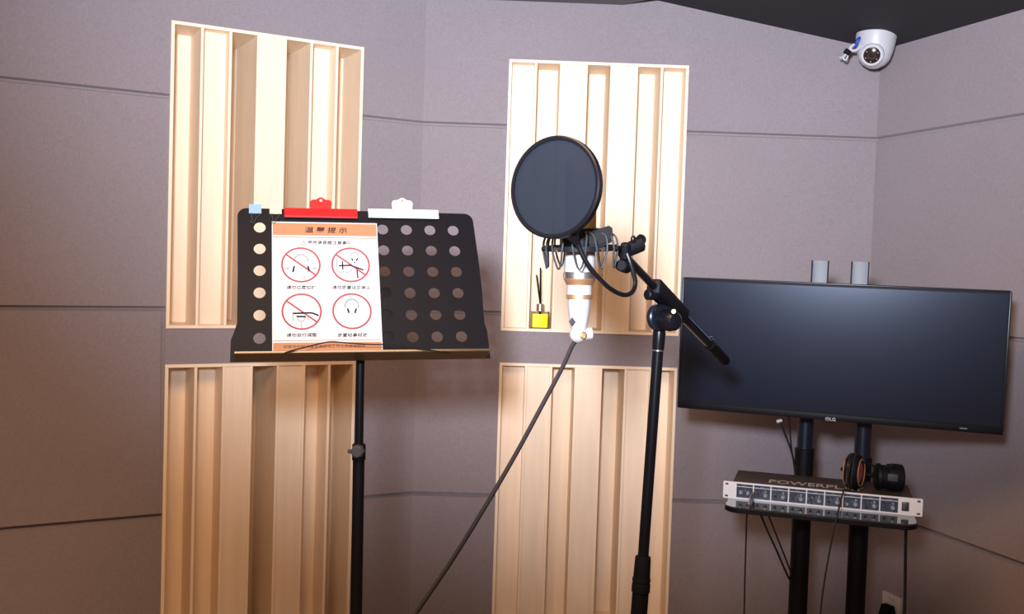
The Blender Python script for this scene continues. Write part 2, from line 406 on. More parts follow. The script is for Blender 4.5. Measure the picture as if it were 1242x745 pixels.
# notice sheet
su0, su1 = .0235, .2320; sv1, sv0 = .0122, -.2815
nt_ = thing('notice_sheet', 'laminated white notice with peach bands and four ringed headphone signs, on the music stand', 'notice', MD)
SO = -.0030
MB(MD).box(((su0 + su1) / 2, SO, (sv0 + sv1) / 2), (su1 - su0, .0006, sv1 - sv0)).build('paper', PAPER, nt_)
def spt(px, py): u, v = pl(px, py, .0033); return u, v
def band(name, y0, y1, m):
    v1 = spt(395, y0)[1]; v0 = spt(395, y1)[1]
    return MB(MD).box(((su0 + su1) / 2, SO - .0004, (v0 + v1) / 2), (su1 - su0 - .003, .0002, v1 - v0)).build(name, m, nt_)
band('header_band', 271.2, 286, PEACH); band('header_line', 288, 289.0, PEACH)
band('footer_line', 412.5, 413.3, PEACH); band('footer_band', 415.5, 425.5, PEACH)
TO = Matrix.Translation((0, SO - .0006, 0))
def stext(name, body, px, py, wpx, hpx, m, bold=.0, shear=.12, spacing=1):
    u, v = spt(px, py); u2 = spt(px + wpx, py)[0]; h = spt(px, py - hpx)[1] - v
    b = text_bm(body, h * 1.05, bold * h, shear, u2 - u, spacing, .00005)
    return MB(MD).merge(b, Matrix.Translation((u, SO - .0006, v)) @ FLIP).build(name, m, nt_, flat=True)
stext('title', '温 馨 提 示', 395.5, 279.3, 51, 7, DKRED, .015)
stext('subtitle', '使用录音棚注意事项', 400, 294.5, 53, 4.6, INK, .015)
def ring(px, py, slash=True):
    u, v = spt(px, py); R = .0384
    g = MB(MD).ann((u, v), R - .0036, R, SO - .0006, SO - .0004).build('ring', PINKR, nt_)
    if slash:
        a = math.radians(142); dx, dz = math.cos(a), math.sin(a); r = R - .0015
        nx, nz = -dz * .0017, dx * .0017
        MB(MD).prism([(u + dx * r + nx, v + dz * r + nz), (u + dx * r - nx, v + dz * r - nz), (u - dx * r - nx, v - dz * r - nz), (u - dx * r + nx, v - dz * r + nz)], SO - .0009, SO - .0007).build('slash', PINKR, nt_)
def strokes(name, m, lines, w=.0008):
    for pts in lines:
        P = [V((spt(*p)[0], SO - .0005, spt(*p)[1])) for p in pts]
        MB(MD).tube(P, w * 1.35, 5, 3 if len(P) > 2 else 0).build(name, m, nt_)
def warc(cx, cy, rx, ry, a0, a1, n=8): return [(cx + rx * math.cos(math.radians(a0 + (a1 - a0) * k / n)), cy - ry * math.sin(math.radians(a0 + (a1 - a0) * k / n))) for k in range(n + 1)]
ring(365, 321.3); ring(425.3, 321.3); ring(366, 378); ring(427, 377.5, False)
strokes('warning_symbol', ORANGE, [[(366, 297.2), (368.4, 292.6)], [(368.4, 292.6), (371, 297.2)], [(371, 297.2), (366, 297.2)]], .0005)
strokes('headphone_sign', LGREY, [warc(365, 319, 9.3, 10, 10, 170), [(346, 326), (351, 325)], [(379, 325), (384, 326)]], .0007)
strokes('headphone_sign', INK, [[(356.8, 323), (355.2, 330)], [(373.5, 323), (375, 329.5)]], .0014)
strokes('microphone_sign', LGREY, [[(408.5, 313), (408.3, 324)], warc(418, 325, 9.5, 6, 200, 350), warc(430, 311, 4.6, 4.5, 0, 180)], .0006)
strokes('microphone_sign', INK, [[(415.3, 317), (415.8, 327)], [(411, 322.5), (425, 322)], [(425, 322), (441, 327.8)], [(433, 327.8), (434, 337.5)], [(426.5, 313.5), (428, 316.5)], [(433.8, 313.5), (432, 316.5)], [(430.2, 318), (430.4, 319.5)]], .0011)
strokes('adjusting_hand_sign', INK, [[(355, 380.3), (368, 380), (378, 379.8), (386.5, 383)], [(359.5, 384), (371, 384.3)]], .0012)
strokes('adjusting_hand_sign', LGREY, [[(355, 380.5), (355.5, 389)], [(373, 382), (373.8, 389)], [(361, 385), (362.5, 389.5), (368, 389.5), (370, 385)], [(365.8, 391), (366, 398.5)]], .0006)
strokes('headphone_sign', LGREY, [warc(426.6, 371, 8.0, 8, -20, 200)], .0008)
strokes('headphone_sign', INK, [[(421.6, 374.5), (423.3, 379.8)], [(432, 374.5), (430.4, 379.8)]], .0014)
stext('caption', '请勿过度拉扩', 365.5, 348.7, 35.5, 4.6, INK, .015)
stext('caption', '请勿放置话筒架上', 426.2, 348.7, 46, 4.6, INK, .015)
stext('caption', '请勿自行调整', 366.2, 406.5, 37, 4.6, INK, .015)
stext('caption', '放置轻拿轻放', 427.5, 406.5, 36.5, 4.6, INK, .015)
stext('footer_text', '如有任何疑问请咨询现场工作人员谢谢配合', 394, 420.3, 98, 4.0, DKRED, 0)

# clips on the top edge of the desk
def bulldog(name, label, u0, u1, v0, v1, hu0, hu1, hv, m, group=None):
    cx = (u0 + u1) / 2
    t = thing(name, label, 'clip', MD @ Matrix.Translation((cx, 0, v0)), group)
    poly = [(-.0065, v0), (-.0085, v0 + .003), (-.0060, v1 - .002), (-.0035, v1), (.0035, v1), (.0060, v1 - .002), (.0085, v0 + .003), (.0065, v0), (.0045, v0 + .002), (.0035, v1 - .004), (-.0035, v1 - .004), (-.0045, v0 + .002)]
    B = MB(MD); B.rings([[(u0, y, z) for y, z in poly], [(u1, y, z) for y, z in poly]]); B.build('jaw_bar', m, t)
    hw = (hu1 - hu0) / 2; hc = (hu0 + hu1) / 2; hh = hv - v1
    out = [(hc - hw * .92, v1 - .004)]
    out += arc(hc - hw * .68, v1 + hh * .50, hw * .36, 200, 60, 6)
    out += arc(hc, v1 + hh * .72, hw * .36, 160, 20, 6)
    out += arc(hc + hw * .68, v1 + hh * .50, hw * .36, 120, -20, 6)
    out += [(hc + hw * .92, v1 - .004)]
    MB(MD).prism(out, -.0045, -.0022, .0006).build('handle', m, t)
    MB(MD).prism(out, .0022, .0045, .0006).build('handle', m, t)
    MB(MD).cyl((hc, -.0050, v1 + hh * .70), (hc, .0050, v1 + hh * .70), .0026, seg=14).build('rivet', CHROME, t)
    return t
ru0, rv0 = pl(345, 263.5, .006); ru1, _ = pl(433.5, 262, .006); rv1 = pl(390, 252.8, .004)[1]; rh0 = pl(376.5, 248, .004)[0]; rh1 = pl(402, 248, .004)[0]; rhv = pl(389, 239.5, .004)[1]
bulldog('bulldog_clip', 'wide red bulldog clip on the top edge of the music stand', ru0, ru1, rv0, rv1, rh0, rh1, rhv, REDP, 'bulldog clips on the music stand')
ru0, rv0 = pl(447, 264, .006); ru1, _ = pl(532, 264.5, .006); rv1 = pl(489, 253.8, .004)[1]; rh0 = pl(476, 248, .004)[0]; rh1 = pl(500, 248, .004)[0]; rhv = pl(488, 240, .004)[1]
bulldog('bulldog_clip', 'wide white bulldog clip on the top edge of the music stand', ru0, ru1, rv0, rv1, rh0, rh1, rhv, WHITEP, 'bulldog clips on the music stand')
def binder(label, px0, px1, py0, py1, m):
    u0, v1 = pl(px0, py0, .004); u1, v0 = pl(px1, py1, .004); cu_ = (u0 + u1) / 2
    t = thing('binder_clip', label, 'clip', MD @ Matrix.Translation((cu_, 0, v0)), 'small binder clips on the music stand')
    v1 = max(v1, .0475)
    poly = [(-.0012, v0), (-.0055, v1), (.0055, v1), (.0012, v0), (.0022, v0), (.0065, v1 + .0012), (-.0065, v1 + .0012), (-.0022, v0)]
    B = MB(MD)
    B.prismz  # body is a folded triangular spring
    B.rings([[(u0, y, z) for y, z in poly], [(u1, y, z) for y, z in poly]]); B.build('body', m, t)
    w = (u1 - u0) * .30
    for sy in (-1, 1):
        B = MB(MD)
        B.tube([(cu_ - w, sy * .0025, v0 + .001), (cu_ - w, sy * .004, v0 - .006), (cu_ - w * .75, sy * .006, v0 - .016), (cu_ - w * 1.2, sy * .0065, v0 - .021), (cu_ - w * .5, sy * .007, v0 - .0235), (cu_, sy * .006, v0 - .019), (cu_ + w * .2, sy * .006, v0 - .013), (cu_ + w, sy * .004, v0 - .006), (cu_ + w, sy * .0025, v0 + .001)], .0006, 6, 4)
        B.build('wire_handle', BLACKG if sy > 0 else GREYP, t)
binder('small light blue binder clip at the left end of the music stand edge', 302, 317, 250, 258.5, BLUEP)
binder('small pale yellow binder clip between the blue clip and the red clip', 327, 341.5, 250.5, 259, YELLP)

# ------------------------------------------------------------------ microphone stand
P0 = at(757, 310, 1.60); P1 = at(880, 438, 2.2); bd = (P1 - P0).normalized()
def onboom(px):
    # the point of the boom at a picture column
    best = min((abs((lambda p: (p.x) - at(px, 359, p.y).x)(P0.lerp(P1, k / 400))), k) for k in range(401)); return P0.lerp(P1, best[1] / 400)
PV = onboom(806)
pt2 = at(801, 384, PV.y + .012); pb2 = at(775, 745, PV.y + .012); d2 = (pb2 - pt2).normalized(); f2 = pt2 + d2 * (pt2.z / -d2.z)
ms = thing('microphone_stand', 'black boom microphone stand in front of the wooden panels and monitor', 'microphone stand', Matrix.Translation(V((f2.x, f2.y, 0))))
def onpole(py):
    best = min((abs((lambda p: p.z - at(790, py, p.y).z)(pt2.lerp(f2, k / 800))), k) for k in range(801)); return pt2.lerp(f2, best[1] / 800)
c0, c1 = onpole(676), onpole(719)
MB().cyl(onpole(402), c0, .0098, bev=.001).build('upper_pole', BLACKG, ms)
MB().cyl(c1, f2 + V((0, 0, .08)), .0150, bev=.001).build('lower_pole', BLACKM, ms)
L = (c1 - c0).length
MB().lathe(c0 - d2 * .002, d2, [(0, .010), (.002, .0135), (.006, .0142), (L * .62, .0152), (L * .63, .0162), (L * .70, .0166), (L * .71, .0158), (L * .78, .0158), (L * .79, .0166), (L, .0166), (L + .002, .014)]).build('collar', RUBBER, ms)
r0 = onpole(424); o = MB().cyl(r0, r0 + d2 * .0025, .0108).build('ring', CHROME, ms); lab(o, 'thin bright metal ring')
# clutch: forked neck, disc joint and big knob
nk = onpole(404)
MB().lathe(nk + d2 * .03, -d2, [(0, .0105), (.012, .0110), (.030, .0115), (.040, .010)]).build('neck', BLACKG, ms)
jc = at(803, 384, PV.y)
B = MB(); Mj = Matrix.Translation(jc)
B.cyl(at(795, 385, PV.y - .002), at(801, 385, PV.y - .012), .0235, bev=.002); B.build('joint_disc', NAVY, ms)
B = MB(); B.cyl(at(801, 385, PV.y - .002), at(805, 385, PV.y - .016), .0225, bev=.002); B.build('joint_disc', BLACKG, ms)
kc = at(814, 389, PV.y - .030)
o = MB().lathe(at(806, 388, PV.y - .012), kc - at(806, 388, PV.y - .012), [(0, .012), (.004, .0185), (.018, .0195), (.028, .0175), (.034, .012), (.036, .0)], 28).build('clutch_knob', BLACKG, ms)
o = MB().cyl(at(817, 378, PV.y - .05), at(817.5, 377.5, PV.y - .035), .0045, bev=.001).build('bolt', BRASS, ms); lab(o, 'dull brass bolt')
# boom tube, grip block, counterweight end
MB().cyl(P0 - bd * .01, P1 - bd * .16, .0068, bev=.001).build('boom', BLACKG, ms)
g0, g1 = onboom(792), onboom(829)
ax = bd; sd = ax.cross(V((0, 0, 1))).normalized(); un = sd.cross(ax)
Mg = Matrix((ax, sd, un)).transposed().to_4x4(); Mg.translation = (g0 + g1) / 2
gl = (g1 - g0).length
MB(Mg).box((0, 0, 0), (gl, .026, .028), .005, seg=3).build('boom_clamp', BLACKM, ms)
e0 = onboom(829)
MB().cyl(e0, P1 - bd * .14, .0085, bev=.001).build('boom_sleeve', BLACKG, ms)
MB().lathe(P1 - bd * .15, bd, [(0, .0085), (.004, .0115), (.14, .0115), (.15, .0095)]).build('end_grip', RUBBER, ms)
o = MB().tube([onboom(861) + V((.0, 0, .010)), onboom(864) + V((.004, 0, .017)), onboom(869) + V((.002, 0, .012))], .0012, 6, 3).build('wire_clip', CHROME, ms)
k0 = at(786.5, 357.5, 1.74)
MB().cyl(k0 + V((-.004, -.006, 0)), k0 + V((.012, .006, 0)), .0092, bev=.002).cyl(k0, onboom(795), .004).build('locking_knob', BLACKM, ms)
# mount block and thumb screw at the front of the boom
fb = at(761, 303, 1.585)
ad = (at(778, 294, 1.60) - at(757, 305, 1.585)).normalized()
MB().cyl(at(752, 308, 1.585), at(778, 295.5, 1.60), .0105, .0125, bev=.002).build('swivel_block', BLACKM, ms)
MB().cyl(at(757, 303, 1.58), at(760, 322, 1.595), .009, bev=.002).build('swivel_neck', BLACKM, ms)
MB().cyl(at(753, 322, 1.565), at(760, 325, 1.60), .0092, bev=.002).build('locking_knob', RUBBER, ms)
w0 = at(774, 291, 1.595)
o = MB().cyl(at(769, 297, 1.595), w0, .0022).tube([at(767, 289, 1.585), at(768.5, 293, 1.59), at(775, 292, 1.595), at(779, 296, 1.60), at(780, 290, 1.60), at(776.5, 286, 1.595), at(772, 290, 1.59)], .0026, 8, 4).sphere(at(768, 290, 1.585), .006, (.7, .5, 1)).torus(at(777.5, 291, 1.597), V((.3, -1, 0)), .0062, .0026, 20).build('thumb_screw', BLACKG, ms)
for k in range(3):
    a = math.radians(100 + 120 * k); u = V((math.cos(a), math.sin(a), 0)); base = V((f2.x, f2.y, 0))
    MB().tube([base + V((0, 0, .10)), base + u * .34 + V((0, 0, .014))], .008, 12).build('leg', BLACKM, ms)
    MB().cyl(base + u * .32 + V((0, 0, .019)), base + u * .35 + V((0, 0, .012)), .012, bev=.002).build('rubber_foot', RUBBER, ms)
MB().cyl(f2 + V((0, 0, .15)), f2 + V((0, 0, .06)), .024, bev=.004).build('leg_hub', BLACKM, ms)

# ------------------------------------------------------------------ microphone
MY = 1.56
mt = at(703.5, 303, MY); mbt = at(702, 400, MY); md = (mbt - mt).normalized(); ppm = FPX / MY
mic = thing('microphone', 'white studio microphone with silver and rose gold rings hanging in a shock mount', 'microphone', Matrix.Translation(mbt))
def my(py): return (mbt - mt).length * (py - 303) / 97
def R(px): return px / ppm * 1.03
def seg(name, m, pr, label=None):
    o = MB().lathe(mt, md, [(my(y), R(r)) for y, r in pr], 40).build(name, m, mic)
    if label: lab(o, label)
    return o
seg('body', WHITE, [(280, 17.8), (300, 18), (330, 18.2)])
seg('head_grille', GOLDG, [(192, 3), (194, 13), (198, 17), (206, 18.6), (279, 18.6), (280, 17.5)], 'gold mesh head behind the pop filter')
seg('silver_band', SILVER, [(330, 18.2), (331, 19.2), (337.5, 19.2), (338, 18.5)])
seg('gold_bevel', GOLD, [(338, 18.6), (338.5, 18.8), (345.5, 15.5), (346, 14)])
seg('body', WHITE, [(345, 14.8), (357, 14.8)])
seg('gold_ring', GOLD, [(357, 15), (357.4, 15.6), (362, 15.4), (362.5, 14.5)])
seg('lower_body', WHITE, [(362, 13.4), (370, 13.3), (380, 12.4), (390, 10.9), (398, 9.6), (403, 8.5)])
hj = at(701, 406, MY)
o = MB().sphere(hj, R(10.2)).cyl(hj, at(719, 404.5, MY), R(7.6), R(7.2), bev=.0015).build('swivel_joint', WHITE, mic); lab(o, 'white round swivel joint at the tail')
kk = at(706.5, 407, MY - .0135)
o = MB().lathe(kk + V((.001, .006, 0)), V((.10, -1, 0)), [(0, R(4.4)), (.004, R(4.4)), (.005, R(3.4)), (.0042, R(2.8)), (.0042, 0)], 20).build('joint_screw', BRASS, mic)
# small diamond badge
bc = at(693.8, 390.5, MY - .012)
MB(Matrix.Translation(bc) @ Matrix.Rotation(-.55, 4, 'Z')).prism([(0, R(5)), (R(4.2), 0), (0, -R(5)), (-R(4.2), 0)], -.0010, .003, .0004).build('badge', GREYP, mic)
ts = at(705, 366, MY - .0165); MB().cyl(ts, ts + V((0, .004, 0)), .0012, seg=10).build('screw', KNOBD, mic)
# cable to the floor
cp = [at(700, 412, MY), at(694, 420, MY - .005), at(682, 446, MY - .02), at(657, 493, MY - .04), at(625, 552, MY - .06), at(590, 612, MY - .08), at(548, 680, MY - .10), at(506, 742, MY - .12), at(470, 800, MY - .13)]
last = cp[-1]; cp += [V((last.x - .10, last.y, .45)), V((last.x - .16, last.y + .05, .12)), V((last.x - .26, last.y + .1, .006)), V((last.x - .6, last.y - .1, .006))]
o = MB().tube(cp, .0034, 10, 8).build('microphone_cable', CABLE); lab(o, 'thick dark grey cable running from the microphone tail down to the left', 'cable')

# ------------------------------------------------------------------ shock mount
sc_ = at(704, 301, MY)
smt = thing('shock_mount', 'dark spider shock mount with looped elastic cords around the microphone', 'shock mount', Matrix.Translation(sc_))
AX = (-md).normalized(); SXv = V((1, 0, 0)) - AX * AX.x; SXv.normalize(); SYv = AX.cross(SXv)
Ms = Matrix((SXv, SYv, AX)).transposed().to_4x4(); Ms.translation = sc_
tilt = Ms @ Matrix.Rotation(math.radians(-1.5), 4, 'Y') @ Matrix.Rotation(math.radians(3), 4, 'X')
OR = R(43); IR = R(19.4)
B = MB(tilt); B.rings([[(r * math.cos(a), r * math.sin(a), z) for r, z in ((OR - .004, -.004), (OR, -.004), (OR, .004), (OR - .004, .004))] for a in [2 * math.pi * k / 48 for k in range(48)]], closed=True); B.build('outer_ring', BLACKM, smt)
B = MB(tilt); B.rings([[(r * math.cos(a), r * math.sin(a), z) for r, z in ((IR, -.005), (IR + .0065, -.004), (IR + .0065, .030), (IR, .031))] for a in [2 * math.pi * k / 40 for k in range(40)]], closed=True); B.build('inner_ring', BLACKG, smt)
for k in range(10):
    a = 2 * math.pi * (k + .35) / 10; da = .17
    def P(r, an, z): return (r * math.cos(an), r * math.sin(an), z)
    B = MB(tilt)
    B.tube([P(IR + .003, a - da * 1.6, .022), P(IR + .012, a - da * 1.5, .025), P(OR - .003, a - da * 1.2, .018), P(OR + .0015, a - da, .002), P(OR, a - da * .75, -.013), P(OR - .002, a - da * .35, -.026), P(OR - .002, a, -.0295), P(OR - .002, a + da * .35, -.026), P(OR, a + da * .75, -.013), P(OR + .0015, a + da, .002), P(OR - .003, a + da * 1.2, .018), P(IR + .012, a + da * 1.5, .025), P(IR + .003, a + da * 1.6, .022)], .0015, 7, 5)
    B.build('elastic_cord', CORD, smt)
    MB(tilt).cyl(P(OR - .001, a, 0), P(OR + .005, a, 0), .0032, seg=12).build('post', BLACKM if k % 2 else CHROME, smt)
# block on the side of the ring and arm to the stand
hb0 = at(722, 289, MY - .03); hb1 = at(742, 283.5, MY - .01)
bo = at(731, 287, MY - .02); Mb_ = Matrix.Translation(bo)
qq = [(p.x - bo.x, p.z - bo.z) for p in (at(x, y, bo.y) for x, y in ((706, 282), (722, 279), (738, 274), (742, 277), (743, 290), (741, 294), (728, 300), (708, 300)))]
MB(Mb_).prism(qq, -.014, .016, .004).build('side_block', RUBBER, smt)
MB().cyl(tilt @ V((OR - .002, 0, 0)), at(755, 305, 1.585), .0055, bev=.001).build('arm', BLACKM, smt)

# ------------------------------------------------------------------ pop filter
PC = at(674.0, 227.5, 1.47)
nd = V((-.55, -.835, .04)).normalized()
pf = thing('pop_filter', 'round dark blue net pop filter on a curved gooseneck', 'pop filter', Matrix.Translation(PC))
RR = .0745
MB().lathe(PC - nd * .006, nd, [(0, RR - .006), (-.0005, RR - .001), (.001, RR), (.011, RR), (.0125, RR - .002), (.012, RR - .006), (.010, RR - .0066), (.002, RR - .0066)], 64, cap=False).build('rim', BLACKG, pf)
for k, off in enumerate((-.002, .004)):
    MB().lathe(PC + nd * off, nd, [(0, 0), (.0001, RR * .5), (0, RR - .006)], 64, cap=False).build('net', NET, pf)
jt = at(697, 283, 1.475)
MB().tube([at(690, 281, 1.468), at(695, 286, 1.475), at(699, 296, 1.478)], [.010, .009, .0045], 12).build('neck_joint', BLACKG, pf)
MB().tube([at(699, 287, 1.478), at(702, 300, 1.48), at(711, 318, 1.48), at(724, 335, 1.485), at(740, 350, 1.50), at(755, 357.5, 1.52), at(766, 355, 1.54), at(770.5, 343, 1.555), at(766, 323, 1.565), at(759, 303, 1.57)], .0036, 10, 8).build('gooseneck', BLACKG, pf)
rc = at(720.5, 197, 1.50); MB().cyl(rc, rc + V((.002, .015, 0)), .006, bev=.001).build('rim_knob', BLACKM, pf)
gc = at(758, 303, 1.572); MB().cyl(gc + V((0, -.004, .010)), gc + V((.001, .004, -.014)), .0075, bev=.002).build('clamp', BLACKM, pf)

# ------------------------------------------------------------------ reed diffuser bottle in the second well
iw = (.6 - .02 - 6 * .0085) / 7
s_b = PM0 + .010 + (iw + .0085) + iw * .50
bb = C1 + DM * s_b + NM * -.034 + V((0, 0, ZB + .0106))
bt = thing('reed_diffuser', 'small glass bottle of yellow oil with two black reeds in the wooden panel', 'reed diffuser', Matrix.Translation(bb) @ Matrix.Rotation(math.atan2(DM.y, DM.x), 4, 'Z'))
Mb = WM[bt.name]
MB(Mb).prismz(rrect(.060, .046, .006), 0, .058, .002).build('bottle', GLASS, bt)
MB(Mb).prismz(rrect(.054, .040, .005), .003, .048, .001).build('oil', LIQ, bt)
MB(Mb).cyl((0, 0, .058), (0, 0, .082), .0125, bev=.001).build('collar', SILVER, bt)
MB(Mb).tube([(.002, -.003, .02), (.0, -.005, .08), (-.004, -.010, .205)], .0026, 8).build('reed', RUBBER, bt)
MB(Mb).tube([(-.001, .002, .02), (.0, 0, .08), (-.016, .0, .180)], .0026, 8).build('reed', RUBBER, bt)

# ------------------------------------------------------------------ monitor
TM = frame((.8524, 2.6547, 1.201), -.3405, .0446, .0079)
TW, TH = .82, .362
tv = thing('monitor', 'wide black flat monitor on a two pole stand', 'monitor', TM)
MB(TM).prism(rrect(TW, TH, .006), 0, .020, .002).build('casing', BLACKM, tv)
MB(TM).prism(rrect(.42, .24, .03), .020, .048, .01).build('rear_housing', BLACKM, tv)
MB(TM).box((0, -.0008, .006), (TW - .016, .0012, TH - .030)).build('screen', SCREEN, tv)
MB(TM).box((0, -.0015, -TH / 2 + .0085), (TW - .002, .004, .017), .001).build('chin_bezel', BLACKM, tv)
for c, s in (((0, -.001, TH / 2 - .002), (TW - .004, .003, .003)), ((-TW / 2 + .003, -.001, .008), (.004, .003, TH - .02)), ((TW / 2 - .003, -.001, .008), (.004, .003, TH - .02))):
    MB(TM).box(c, s, .0006).build('bezel', NAVY, tv)
q = TM.inverted() @ onplane(1003.5, 508, TM.translation, TM.to_3x3().col[1])
lg = MB(TM).ann((q.x, q.z), .0036, .0048, -.0042, -.0034, 24)
lg.box((q.x + .0012, -.0038, q.z), (.0040, .0007, .0009)).box((q.x - .0002, -.0038, q.z + .0003), (.0009, .0007, .0036)).cyl((q.x - .0022, -.0042, q.z + .0016), (q.x - .0022, -.0034, q.z + .0016), .0008, seg=10)
lg.merge(text_bm('LG', .0125, .0003), Matrix.Translation((q.x + .0135, -.0040, q.z)) @ FLIP)
lg.build('logo', WHITE, tv)
MB(TM).box((q.x + .004, -.001, -TH / 2 - .003), (.03, .012, .006), .001).build('power_button', BLACKM, tv)
MB(TM).box((.318, -.0036, -TH / 2 + .009), (.018, .0004, .003)).build('sticker', LGREY, tv)

# ------------------------------------------------------------------ two-pole stand with shelf
AM = frame((.7955, 2.5452, .8384), -.3033)
pA = at(977, 520, 2.865); pB = at(1047, 525, 2.805)
mid = (pA + pB) / 2
st = thing('monitor_stand', 'black twin pole stand carrying the monitor and a shelf', 'stand', Matrix.Translation(V((mid.x, mid.y, 0))) @ Matrix.Rotation(-.34, 4, 'Z'))
Mst = WM[st.name]
for k, p in enumerate((pA, pB)):
    zt = p.z - (.062 if k == 0 else .075)
    MB().cyl((p.x, p.y, .06), (p.x, p.y, zt), .0262, bev=.002).build('lower_pole', BLACKM, st)
    MB().cyl((p.x, p.y, zt), (p.x, p.y, 1.36), .0222, bev=.002).build('upper_pole', NAVY, st)
    MB().cyl((p.x, p.y, zt - .006), (p.x, p.y, zt + .006), .0268, bev=.002).build('collar', BLACKM, st)
# mounting bars that show above the monitor
for px0, px1, py in ((986, 1004, 325), (1034, 1052.5, 326.5)):
    mm = onplane((px0 + px1) / 2, py, TM @ V((0, .075, 0)), TM.to_3x3().col[1]); ql = TM.inverted() @ mm
    w = (px1 - px0) / FPX * 2.75 / .97
    o = MB(TM).box((ql.x, .072, ql.z / 2 - .03), (w, .003, ql.z + .10), .0005).build('mounting_bar', mat('grey_steel', (.12, .13, .155), .5), st); lab(o, 'grey upright bar with dark edges')
    MB(TM).box((ql.x - w / 2, .060, ql.z / 2 - .03), (.003, .024, ql.z + .10), .0005).box((ql.x + w / 2, .060, ql.z / 2 - .03), (.003, .024, ql.z + .10), .0005).build('bar_flange', BLACKM, st)
MB(TM).box((-.02, .095, .02), (.30, .03, .05), .003).build('cross_beam', BLACKM, st)
# shelf (local to the amp frame)
SZ = -.022
o = MB(AM).prismz(rrect(.452, .300, .030, cx=-.002, cy=.052), SZ - .004, SZ - .0002, .001).build('shelf_glass', BLACKG, st)
SHM = mat('mirror_black_glass', (.11, .105, .105), .10, .8); o.data.materials[0] = SHM; lab(o, 'glossy dark shelf that mirrors the amplifier front')
MB(AM).prismz(rrect(.456, .304, .032, cx=-.002, cy=.052), SZ - .0145, SZ - .0042, .003).build('shelf_tray', BLACKM, st)
for p in (pA, pB):
    l = AM.inverted() @ V(p); MB(AM).box((l.x, l.y - .030, SZ - .028), (.05, .05, .02), .003).build('shelf_bracket', BLACKM, st)
MB(Mst).box((0, 0, .045), (.55, .10, .03), .006).build('base_beam', BLACKM, st)
for sx in (-1, 1):
    MB(Mst).box((sx * .26, -.06, .045), (.05, .50, .03), .006).build('base_foot', BLACKM, st)
    for y in (-.27, .15): MB(Mst).cyl((sx * .26 - .012, y, .016), (sx * .26 + .012, y, .016), .016, bev=.003).build('caster', RUBBER, st)

# ------------------------------------------------------------------ headphone amplifier on the shelf
am = thing('headphone_amplifier', 'silver rack headphone amplifier with rows of knobs on the stand shelf', 'amplifier', AM)
fw, fh = .483, .044
MB(AM).prism(rrect(fw, fh, .002), -.002, .002, .0005).build('faceplate', AMPW, am)
o = MB(AM).box((0, .086, 0), (.437, .168, .0415), .001).build('chassis', CHASS, am); lab(o, 'dark chassis top behind the faceplate')
MB(AM).merge(text_bm('POWERPLAY', .060, .0006, 0, .235), Matrix.Translation((-.012, .055, .0212))).build('lettering', PRINT, am, flat=True)
X0, X1 = -.209, .186; n9 = 9; sw = (X1 - X0) / n9
for i in range(n9):
    xc = X0 + sw * (i + .5)
    s_ = MB(AM).box((xc, -.0024, -.0035), (sw - .0028, .0008, .0275)).box((xc, -.0024, .0150), (sw - .0028, .0008, .0060)).build('channel_panel', AMPD, am)
    if i == 0: ks = [(-.009, -.004, .0045, 1), (.009, -.004, .0045, 1)]
    else: ks = [(-.013, .004, .0020, 0), (-.004, .0035, .0020, 0), (.009, .004, .0026, 1), (.009, -.006, .0048, 1), (-.011, -.0075, .0036, 1 if i in (6,) else 0)]
    for dx, dz, r, br in ks:
        MB(AM).lathe((xc + dx, -.002, dz), (0, -1, 0), [(0, r * 1.1), (.003, r * 1.1), (.0035, r * .9), (.0105, r * .8), (.0115, r * .6)], 14).build('knob', KNOBG if br else KNOBD, s_)
    MB(AM).merge(text_bm(('MAIN' if i == 0 else 'CH %d' % i), .0045, 0), Matrix.Translation((xc, -.0030, .0140)) @ FLIP).build('lettering', KNOBG, s_, flat=True)
    for q_ in range(3): MB(AM).cyl((xc - .012 + q_ * .007, -.0022, .0008), (xc - .012 + q_ * .007, -.0038, .0008), .0010, seg=8).build('indicator_light', KNOBG, s_)
MB(AM).box((.2015, -.0028, 0), (.0170, .004, .022), .001).build('power_switch', KNOBD, am)
for sx in (-1, 1):
    for sz in (-1, 1): MB(AM).prism(rrect(.008, .0045, .002, cx=sx * .2325, cy=sz * .0155), -.0026, -.0019).build('rack_slot', KNOBD, am)
# plug and its lead
jp = AM @ V((-.1645, 0, -.004))
jk = thing('audio_plug', 'brass and chrome jack plug in the left end of the amplifier front', 'plug', Matrix.Translation(jp + V((-.01, -.04, 0))))
nA = -(AM.to_3x3().col[1])
MB().cyl(AM @ V((-.1645, -.002, -.004)), AM @ V((-.166, -.024, -.006)), .0052, bev=.001).build('sleeve', BRASS, jk)
MB().tube([AM @ V((-.166, -.022, -.006)), AM @ V((-.168, -.040, -.012)), AM @ V((-.170, -.052, -.026))], [.0058, .0056, .0040], 12, 0).build('handle', CHROME, jk)
jl = [AM @ V((-.170, -.050, -.024)), at(906, 625, 2.56), at(905, 650, 2.60), at(903.5, 700, 2.62), at(902.5, 745, 2.62)]; q = jl[-1]
o = MB().tube(jl + [V((q.x, q.y, .3)), V((q.x - .01, q.y, .03)), V((q.x - .1, q.y - .05, .005))], .0022, 8, 8).build('audio_cable', CABLE); lab(o, 'thin black lead hanging from the jack plug left of the twin poles', 'cable')

